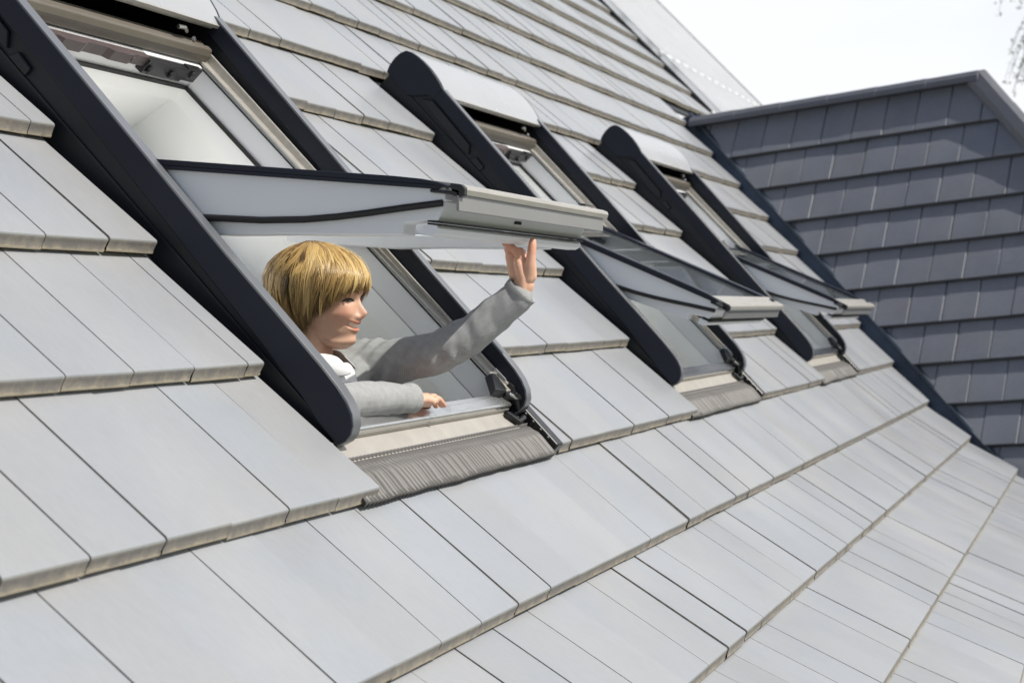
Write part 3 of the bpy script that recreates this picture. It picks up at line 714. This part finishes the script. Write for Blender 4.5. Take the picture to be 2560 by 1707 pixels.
# ears (under the hair)
for sg in (-1, 1): limb(sk, [HP(-.008, sg*.071, -.028), HP(-.014, sg*.078, -.005), HP(-.006, sg*.077, .014)], [.008, .011, .009], 10)
skin_me = remeshed(sk, 'body', .0017, 2)
cols = []
for v in skin_me.vertices:
    d = v.co-HC; f, l, u = d.dot(HF), d.dot(HL), d.dot(HU)
    c = Vector((1, 1, 1))
    if f > .03 and u > -.12 and u < .06 and abs(l) < .08 and d.length < .16:
        ch = math.exp(-((abs(l)-.043)/.018)**2)*math.exp(-((u+.03)/.02)**2); c = Vector((1, 1-.16*ch, 1-.16*ch))
        nose_ = math.exp(-(l/.014)**2)*math.exp(-((u+.036)/.012)**2); c = Vector((c.x, c.y*(1-.12*nose_), c.z*(1-.12*nose_)))
        lw = .030; e = (l/lw)
        ul = -.0540+.0070*e*e; ll = -.0705+.0125*e*e
        if abs(e) < 1 and f > .045 and (abs(u-ul) < .0030*(1-e*e*.6) or abs(u-ll) < .0042*(1-e*e*.7)): c = Vector((.90, .56, .55))
    elif v.co.z > .41 and v.co.y < -.05 and v.co.x > 2.1:
        k = max(0, min(1, (v.co.z-.47)/.03)); c = Vector((1, 1-.13*k, 1-.15*k))
    elif v.co.x > 2.04 and v.co.z < .18 and v.co.y < .15: c = Vector((1, .9, .87))
    cols += [c.x, c.y, c.z]
at = skin_me.attributes.new('tint', 'FLOAT_VECTOR', 'POINT'); at.data.foreach_set('vector', cols)
M['skin'] = mat('skin', (.68, .405, .29), .46, var=.05, vscale=40, bump=.08, bscale=500, tint=True)
_b = M['skin'].node_tree.nodes['Principled BSDF']; _b.inputs['Subsurface Weight'].default_value = .18; _b.inputs['Subsurface Radius'].default_value = (.010, .004, .002); _b.inputs['Subsurface Scale'].default_value = 1.0
lparent(link('body', skin_me, M['skin']))
# --- face details
M['brow'] = mat('brown_hair_brow', (.10, .055, .025), .7); M['lash'] = mat('dark_lash', (.012, .008, .007), .6)
M['eye'] = mat('eyeball', (.42, .38, .36), .2); M['iris'] = mat('iris', (.06, .08, .09), .1); M['teeth'] = mat('teeth', (.80, .77, .70), .2)
M['mouth'] = mat('mouth_inside', (.10, .02, .02), .5)
def on_face(l, u, off=0.0):
    lo_, hi_ = 0.0, pi/2
    for _ in range(30):
        m_ = (lo_+hi_)/2
        if head_local(u, m_)[1] < abs(l): lo_ = m_
        else: hi_ = m_
    f, ll, _ = head_local(u, lo_)
    return HP(f+off, math.copysign(abs(l), l) if l else 0, u)
for sg in (-1, 1):
    mb = MB()
    mb.tube([on_face(sg*x, u, .0022) for x, u in ((.0145, .0160), (.022, .0195), (.031, .0215), (.040, .0195), (.047, .014))], [.0012, .0021, .0022, .0017, .0008], 8)
    lparent(mb.build('eyebrow', M['brow'], None, 60))
    mb = MB()
    mb.tube([on_face(sg*x, u, .0016) for x, u in ((.0165, -.0010), (.022, .0022), (.030, .0034), (.038, .0022), (.0445, -.0010), (.048, -.0028))], [.0008, .0017, .0022, .0022, .0018, .0008], 8)
    mb.tube([on_face(sg*x, u, .0008) for x, u in ((.0175, -.0018), (.024, -.0028), (.032, -.0030), (.040, -.0022), (.045, -.001))], [.0004, .0007, .0008, .0008, .0005], 6)
    lparent(mb.build('eyelashes', M['lash'], None, 60))
    mb = MB(); n_ = 10
    top = [on_face(sg*(.018+.026*i/n_), -.001+.0034*sin(pi*i/n_), .0007) for i in range(n_+1)]
    bot = [on_face(sg*(.018+.026*i/n_), -.001-.0018*sin(pi*i/n_), .0007) for i in range(n_+1)]
    for i in range(n_): mb.quad(top[i], top[i+1], bot[i+1], bot[i], 1 if 3 <= i <= 6 else 0)
    lparent(mb.build('eye', [M['eye'], M['iris']], None, 60))
mb = MB(); n_ = 16; rows_ = []
for tt in (0, .5, 1):
    rows_.append([on_face(-.026+.052*i/n_, (-.0568+.0050*((i-8)/8)**2)*(1-tt)+(-.0655+.0100*((i-8)/8)**2)*tt, .0022-.0016*((i-8)/8)**2) for i in range(n_+1)])
for a in range(2):
    for i in range(n_): mb.quad(rows_[a][i], rows_[a][i+1], rows_[a+1][i+1], rows_[a+1][i])
lparent(mb.build('teeth', M['teeth'], None, 60))
# --- hair
HFt = [(-.10, .030), (-.085, .045), (-.06, .072), (-.04, .090), (-.02, .098), (0, .103), (.03, .111), (.06, .109), (.09, .094), (.11, .076), (.122, .060), (.133, .040), (.1395, .018), (.142, .0)]
HBk = [(-.10, -.068), (-.085, -.082), (-.06, -.104), (-.04, -.118), (0, -.135), (.03, -.138), (.06, -.132), (.09, -.112), (.11, -.090), (.122, -.070), (.133, -.045), (.1395, -.020), (.142, 0)]
HWd = [(-.10, .068), (-.08, .078), (-.04, .090), (0, .096), (.03, .097), (.06, .092), (.09, .076), (.11, .062), (.122, .048), (.133, .031), (.1395, .014), (.142, 0)]
def env(th, u, sc=1.0):
    F0, B0, w = smooth_interp(HFt, u, .003)*sc, smooth_interp(HBk, u, .003)*sc, smooth_interp(HWd, u, .003)*sc
    f = F0*cos(th) if cos(th) > 0 else -B0*cos(th)
    return f, w*sin(th)
def hemline(th):
    a = abs((th+pi) % (2*pi)-pi)*180/pi
    return interp([(0, .024), (25, .016), (45, .002), (60, -.018), (72, -.034), (84, -.050), (96, -.076), (112, -.088), (140, -.092), (180, -.094)], a)
def strand_pt(th0, q, lift, rnd_, sw):
    """q 0..1 from crown to tip"""
    hl = hemline(th0)+rnd_; 
    ang_ = q*pi*.5
    u = .141+(hl-.141)*max(0, 1-cos(q*pi*.5))**.82
    th = th0+sw*max(0, 1-q)**1.5
    f, l = env(th, max(u, -.1), 1+lift+.075*noise.noise(Vector((cos(th)*1.7+3, sin(th)*1.7, u*16))))
    k = min(1, sin(min(q*3.2, 1)*pi/2)) if q < .3 else 1
    f += -.038*max(0, 1-q)**1.6*(1 if q > .02 else 1)
    return f, l, u
hm = MB(); NT, NQ = 96, 14
for i in range(NT):
    th = 2*pi*i/NT
    for j in range(NQ):
        q = j/(NQ-1); f, l, u = strand_pt(th, max(q, .02), -.07, 0.030*math.exp(-((th+pi) % (2*pi)-pi)**2/1.6)+.008, .5)
        hm.v.append(HP(f, l, u-.003))
for i in range(NT):
    for j in range(NQ-1):
        a = i*NQ+j; b = ((i+1) % NT)*NQ+j; hm.f.append((a, b, b+1, a+1)); hm.mi.append(0)
hue = [.10]*len(hm.v)
hr = random.Random(11)
def angd(a): return (a+pi) % (2*pi)-pi
def add_strand(pts, w0, hv0, hv1):
    NS = len(pts); i0 = len(hm.v)
    for k, p_ in enumerate(pts):
        d = (pts[min(k+1, NS-1)]-pts[max(k-1, 0)]).normalized(); out_ = (p_-HC).normalized()
        a = d.cross(out_).normalized(); w_ = w0*(1 if k < NS-3 else (NS-1-k+.2)/3)
        hm.v.extend([p_-a*w_, p_+out_*w_*.8, p_+a*w_]); h_ = hv0+(hv1-hv0)*k/(NS-1); hue.extend([max(0, min(1, h_))]*3)
    for k in range(NS-1):
        a = i0+3*k; hm.f.extend([(a, a+1, a+4, a+3), (a+1, a+2, a+5, a+4)]); hm.mi.extend([0, 0])
# under layer
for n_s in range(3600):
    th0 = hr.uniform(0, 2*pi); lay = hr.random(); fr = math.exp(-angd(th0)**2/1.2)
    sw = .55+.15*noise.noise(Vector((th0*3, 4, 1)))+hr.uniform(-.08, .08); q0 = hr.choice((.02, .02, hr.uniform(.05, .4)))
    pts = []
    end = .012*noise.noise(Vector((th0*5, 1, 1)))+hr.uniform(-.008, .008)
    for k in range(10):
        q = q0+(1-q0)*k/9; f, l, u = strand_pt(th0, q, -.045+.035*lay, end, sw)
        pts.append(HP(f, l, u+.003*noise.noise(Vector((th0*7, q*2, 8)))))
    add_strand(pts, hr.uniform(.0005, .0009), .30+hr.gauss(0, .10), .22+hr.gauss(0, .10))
# locks: strands drawn together towards a common tip, of many lengths
for n_l in range(340):
    th0 = hr.uniform(0, 2*pi); fr = math.exp(-angd(th0)**2/1.1)
    side = math.exp(-(abs(angd(th0))-1.35)**2/.3)
    qe = hr.uniform(.80, 1.0) if fr > .45 else hr.uniform(.52, 1.0)
    sw = .55+hr.gauss(0, .16)+.35*fr; lift = hr.uniform(-.015, .060) if fr < .5 else hr.uniform(-.02, .02)
    wid = hr.uniform(.07, .16); amp = hr.uniform(.08, .26)*(1-.65*fr); ph_ = hr.uniform(0, 6.28); fq = hr.uniform(.6, 1.2)
    q0 = hr.uniform(.02, .30)*(1 if qe > .7 else .6); tone = min(1, max(0, .74+hr.gauss(0, .24)+.12*side)); end = hr.uniform(-.020, .020)*(.45 if fr > .4 else 1)
    tip = hr.uniform(.1, .5)
    for m_ in range(hr.randint(16, 30)):
        o_ = hr.uniform(-1, 1); dl = hr.uniform(-.012, .012); pts = []; qq = qe*hr.uniform(.93, 1.0); e2 = end+hr.uniform(-.004, .004)
        for k in range(11):
            x_ = k/10; q = q0+(qq-q0)*x_
            th = th0+o_*wid*(.35+.65*sin(pi*min(1, x_*1.1)*.6+.5))*(1-(1-tip)*x_**2)+amp*sin(ph_+x_*fq*pi)*x_
            bow = .022*sin(pi*x_)*(1-fr*.5)+(-.012 if qe > .9 else -.004)*max(0, x_-.75)*4*(1-fr)
            f, l, u = strand_pt(th, q, lift+dl, e2, sw); r_ = sqrt(f*f+l*l)+1e-6
            f, l = f*(1+bow*.35/max(r_, .03)), l*(1+bow*.35/max(r_, .03))
            pts.append(HP(f, l, u))
        add_strand(pts, hr.uniform(.00045, .0009), tone*.62+hr.gauss(0, .12), tone+hr.gauss(0, .12)-.16*(1-fr))
# loose single hairs
for n_s in range(110):
    th0 = hr.uniform(0, 2*pi); q0 = hr.uniform(0, .3); pts = []; am = hr.uniform(.01, .035)
    for k in range(10):
        q = q0+(.98-q0)*k/9*hr.uniform(.99, 1.0); f, l, u = strand_pt(th0, q, .02+am*sin(pi*k/9)*1.6, .01, .6+hr.uniform(-.02, .02)); pts.append(HP(f, l, u+am*.25*sin(pi*k/9)))
    add_strand(pts, .00028, .8, .8)
# a few flyaway hairs
me = bpy.data.meshes.new('hair'); me.from_pydata([tuple(q) for q in hm.v], [], hm.f)
at = me.attributes.new('hue', 'FLOAT', 'POINT'); at.data.foreach_set('value', hue)
mh = bpy.data.materials.new('blonde_hair'); mh.use_nodes = True; t = mh.node_tree; b = t.nodes['Principled BSDF']
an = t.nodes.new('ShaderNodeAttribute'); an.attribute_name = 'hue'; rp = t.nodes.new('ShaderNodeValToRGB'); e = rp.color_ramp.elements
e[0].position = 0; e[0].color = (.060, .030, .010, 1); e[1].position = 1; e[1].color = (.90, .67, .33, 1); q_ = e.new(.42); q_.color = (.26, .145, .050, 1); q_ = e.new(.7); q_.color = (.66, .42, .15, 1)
t.links.new(an.outputs['Fac'], rp.inputs[0]); t.links.new(rp.outputs[0], b.inputs['Base Color']); b.inputs['Roughness'].default_value = .38; b.inputs['Specular IOR Level'].default_value = .55
for p_ in me.polygons: p_.use_smooth = True
lparent(link('hair', me, mh))
# --- cardigan
cd = MB()
limb(cd, [(2.0, .40, .22), (2.0, .425, .10), (2.0, .45, -.1), (2.0, .46, -.24)], [.10, .135, .135, .13])
limb(cd, [(1.86, .385, .225), (2.0, .385, .235), (2.10, .345, .252)], [.060, .082, .062])
limb(cd, [(2.02, .34, .14), (2.05, .31, .19), (2.08, .295, .235)], [.06, .06, .055])
limb(cd, [(2.10, .34, .252), (2.14, .280, .262), (2.155, .200, .262), (2.17, .105, .272), (2.185, .025, .304), (2.20, -.048, .348), (2.209, -.100, .386), (2.210, -.108, .392)], [.062, .062, .057, .0525, .0485, .0445, .0405, .040])
limb(cd, [(1.90, .38, .225), (1.84, .34, .215), (1.72, .26, .195), (1.60, .165, .183), (1.70, .132, .182), (1.82, .114, .180), (1.918, .099, .174), (1.926, .098, .1735)], [.062, .058, .052, .046, .043, .0400, .034, .033])
cme = remeshed(cd, 'cardigan', .0035, 4)
_nr = [v.normal.copy() for v in cme.vertices]
for v, nrm in zip(cme.vertices, _nr):
    c = v.co
    f_ = .0035*noise.noise(Vector((c.x*9, c.y*26, c.z*14)))+.0018*noise.noise(Vector((c.x*30, c.y*40, c.z*22)))
    # drag folds at shoulder and elbow
    f_ += .0026*sin((c.y*1.0+c.z*.75)*150+3*noise.noise(c*14))*math.exp(-((c.y-.235)/.05)**2)*(1 if c.x > 2.02 else .2)
    f_ += .0014*sin((c.y-c.z*.5)*130+2.5*noise.noise(c*12))*math.exp(-((c.y-.03)/.06)**2)*(1 if c.x > 2.02 else 0)
    if c.x < 1.97: f_ += .0009*sin(c.x*70+3*noise.noise(c*12))
    v.co = c+nrm*f_
M['knit'] = mat('grey_knit', (.34, .345, .35), .9, spec=.15, var=.10, vscale=60)
t = M['knit'].node_tree; co = t.nodes.new('ShaderNodeTexCoord')
wv = t.nodes.new('ShaderNodeTexWave'); wv.bands_direction = 'DIAGONAL'; wv.inputs['Scale'].default_value = 210; wv.inputs['Distortion'].default_value = 2.2; wv.inputs['Detail'].default_value = 3; wv.inputs['Detail Scale'].default_value = 3
t.links.new(co.outputs['Object'], wv.inputs['Vector'])
bp = t.nodes.new('ShaderNodeBump'); bp.inputs['Strength'].default_value = .55; bp.inputs['Distance'].default_value = .0010
t.links.new(wv.outputs['Fac'], bp.inputs['Height']); t.links.new(bp.outputs[0], t.nodes['Principled BSDF'].inputs['Normal'])
lparent(link('cardigan', cme, M['knit']))
# cuffs: rolled hems with an open edge
mb = MB()
def cuff(c, d, r, sq=1.0, L=.014):
    c, d = Vector(c), Vector(d).normalized(); a = d.cross(Vector((0.05, .1, 1))).normalized(); b = d.cross(a); n = 28; i0 = len(mb.v)
    rings = [(-.022, r*.86), (-.008, r*1.0), (0, r*1.03), (L, r*1.05), (L+.003, r*1.02), (L+.001, r*.90), (L-.014, r*.80)]
    for (q, rr) in rings:
        for j in range(n):
            th = 2*pi*j/n; w_ = 1+.025*sin(3*th+c.x*9); mb.v.append(c+d*q+(a*cos(th)+b*sin(th)*sq)*rr*w_)
    for k in range(len(rings)-1):
        for j in range(n):
            p0 = i0+k*n+j; p1 = i0+k*n+(j+1) % n; mb.f.append((p0, p1, p1+n, p0+n)); mb.mi.append(0)
cuff((2.211, -.115, .400), (.01, -.60, .48), .0405, 1.0, .010)
lparent(mb.build('cuff', M['knit'], None, 40)); mb = MB()
cuff((1.945, .0965, .173), (1, -.14, -.05), .0345)
lparent(mb.build('cuff', M['knit'], None, 40))
# sleeve seams
M['seam'] = mat('dark_grey_seam', (.13, .13, .135), .9)
mb = MB()
seam = [Vector(q) for q in ((2.092, .205, .205), (2.086, .10, .228), (2.066, .01, .272), (2.044, -.07, .318), (2.020, -.160, .374))]
# --- blouse collar
M['cotton'] = mat('white_cotton', (.84, .83, .84), .8, spec=.2, var=.03, vscale=30, bump=.2, bscale=90)
mb = MB()
def sheet(rows_, th_=.002):
    R, Cn = len(rows_), len(rows_[0])
    i0 = len(mb.v)
    for rw in rows_: mb.v += [Vector(q) for q in rw]
    for i in range(R-1):
        for j in range(Cn-1):
            a = i0+i*Cn+j; mb.f.append((a, a+1, a+Cn+1, a+Cn)); mb.mi.append(0)
sheet([[(1.945, .345, .292), (1.947, .318, .296), (1.955, .290, .292), (1.970, .272, .285)],
       [(1.935, .345, .280), (1.936, .312, .279), (1.945, .281, .273), (1.968, .258, .268)],
       [(1.932, .338, .262), (1.934, .306, .258), (1.945, .270, .252), (1.972, .243, .247)],
       [(1.942, .330, .246), (1.944, .298, .240), (1.955, .264, .236), (1.975, .240, .240)]])
sheet([[(1.950, .300, .262), (1.975, .268, .268), (2.01, .258, .272)],
       [(1.948, .292, .235), (1.970, .255, .235), (2.01, .245, .235)],
       [(1.945, .290, .200), (1.968, .258, .200), (2.01, .245, .200)],
       [(1.945, .290, .160), (1.968, .262, .160), (2.01, .252, .160)]])
sheet([[(2.05, .345, .300), (2.045, .315, .305), (2.025, .285, .298), (2.0, .268, .288)],
       [(2.062, .340, .285), (2.055, .305, .285), (2.035, .272, .276), (2.01, .252, .266)],
       [(2.068, .335, .268), (2.062, .298, .262), (2.045, .262, .254), (2.02, .243, .248)]])
mb.v = [v+Vector((0, .0035*noise.noise(v*60), .0035*noise.noise(v*55+Vector((5, 1, 2))))) for v in mb.v]
o = mb.build('blouse', M['cotton'], None, 60)
sd = o.modifiers.new('sub', 'SUBSURF'); sd.levels = 2; sd.render_levels = 2
so_ = o.modifiers.new('thick', 'SOLIDIFY'); so_.thickness = .0018
lparent(o)

# ------------------------------------------------------------------ birch tree behind the wing
def birch(loc, ht, spread, twigs, sd):
    rnd = random.Random(sd)
    root = empty('birch_tree', loc, None, 'birch tree with thin drooping twigs rising behind the wing roof at the right edge', 'tree')
    mb = MB()
    mb.tube([(0, 0, 0), (.1, .05, ht*.3), (.0, .15, ht*.6), (.15, .1, ht*.85), (.1, .1, ht)], [.22, .18, .12, .06, .015], 10)
    tips = []
    for i in range(26):
        z = ht*(.35+.6*i/26); a = rnd.uniform(0, 2*pi); L = spread*(1.1-.75*(i/26))*rnd.uniform(.7, 1.15)
        p0 = Vector((.08, .1, z)); pts = [p0+Vector((cos(a)*L*u, sin(a)*L*u, L*(.75*u-.35*u*u))) for u in (0, .3, .6, .85, 1)]
        mb.tube(pts, [.05, .035, .022, .012, .005], 6)
        for u in range(12):
            f = rnd.uniform(.3, 1); k = min(3, int(f*4)); tips.append(pts[k].lerp(pts[k+1], rnd.random()))
    mb.build('trunk', M['bark'], root, smooth=60)
    mb = MB()
    for tp in tips:
        for q in range(twigs):
            p_ = tp.copy(); d = Vector((rnd.uniform(-1, 1), rnd.uniform(-1, 1), rnd.uniform(-.1, .6))).normalized()*.11
            pts = [p_.copy()]
            for k in range(9):
                d.z -= .028; p_ = p_+d; pts.append(p_.copy())
                for l in range(4):
                    c = p_+Vector((rnd.uniform(-.06, .06), rnd.uniform(-.06, .06), rnd.uniform(-.07, .03))); sz = rnd.uniform(.018, .034)
                    a = Vector((rnd.uniform(-1, 1), rnd.uniform(-1, 1), rnd.uniform(-1, 1))).normalized(); b = a.cross(Vector((rnd.uniform(-1, 1), .4, .9))).normalized()
                    mb.quad(c-a*sz, c-b*sz*.6, c+a*sz, c+b*sz*.6)
            mb.tube(pts, .004, 3, mi=1)
    mb.build('crown', [M['leaf'], M['bark']], root)
    return root
M['bark'] = mat('birch_bark', (.22, .20, .17), .85, var=.3, vscale=8)
M['leaf'] = mat('birch_leaf', (.16, .17, .06), .6, var=.3, vscale=3)
birch(Vector((32.2, -2.15, -7.0)), 15.5, 3.4, 5, 7)
# ------------------------------------------------------------------ ground
mb = MB(); mb.quad(Vector((-400, -400, -6.55)), Vector((400, -400, -6.55)), Vector((400, 400, -6.55)), Vector((-400, 400, -6.55)))
go = mb.build('ground', mat('grass_ground', (.07, .09, .035), .95, var=.35, vscale=.6, bump=.5, bscale=4)); go['kind'] = 'structure'
# ------------------------------------------------------------------ repeated strips and fittings become parts of their own
SPLIT = {'frame_cover', 'verge_trim', 'hinge_pin', 'corner_cap', 'inner_frame', 'gasket', 'bottom_gasket', 'pivot_hardware', 'hood_drip_edge', 'cable_clip', 'corner_bracket', 'sash_gasket', 'head_bar', 'latch', 'sill', 'edge_seal', 'hinge', 'drip_flap', 'handle_rail', 'side_flashing', 'sill_flashing', 'hood_cavity', 'lock_strip'}
for o in list(scene.objects):
    if o.type != 'MESH' or o.name.split('.')[0] not in SPLIT: continue
    me = o.data; par = list(range(len(me.vertices)))
    def find(a):
        while par[a] != a: par[a] = par[par[a]]; a = par[a]
        return a
    for p_ in me.polygons:
        r0 = find(p_.vertices[0])
        for v_ in p_.vertices[1:]: par[find(v_)] = r0
    groups = {}
    for p_ in me.polygons: groups.setdefault(find(p_.vertices[0]), []).append(p_.index)
    if len(groups) < 2: continue
    keys = list(groups)
    for ki, key in enumerate(keys):
        bm = bmesh.new(); bm.from_mesh(me); bm.faces.ensure_lookup_table(); keep = set(groups[key])
        bmesh.ops.delete(bm, geom=[f for f in bm.faces if f.index not in keep], context='FACES')
        m2 = me.copy(); bm.to_mesh(m2); bm.free()
        c = o.copy(); c.data = m2; c.name = o.name.split('.')[0]; COL.objects.link(c)
    bpy.data.objects.remove(o)
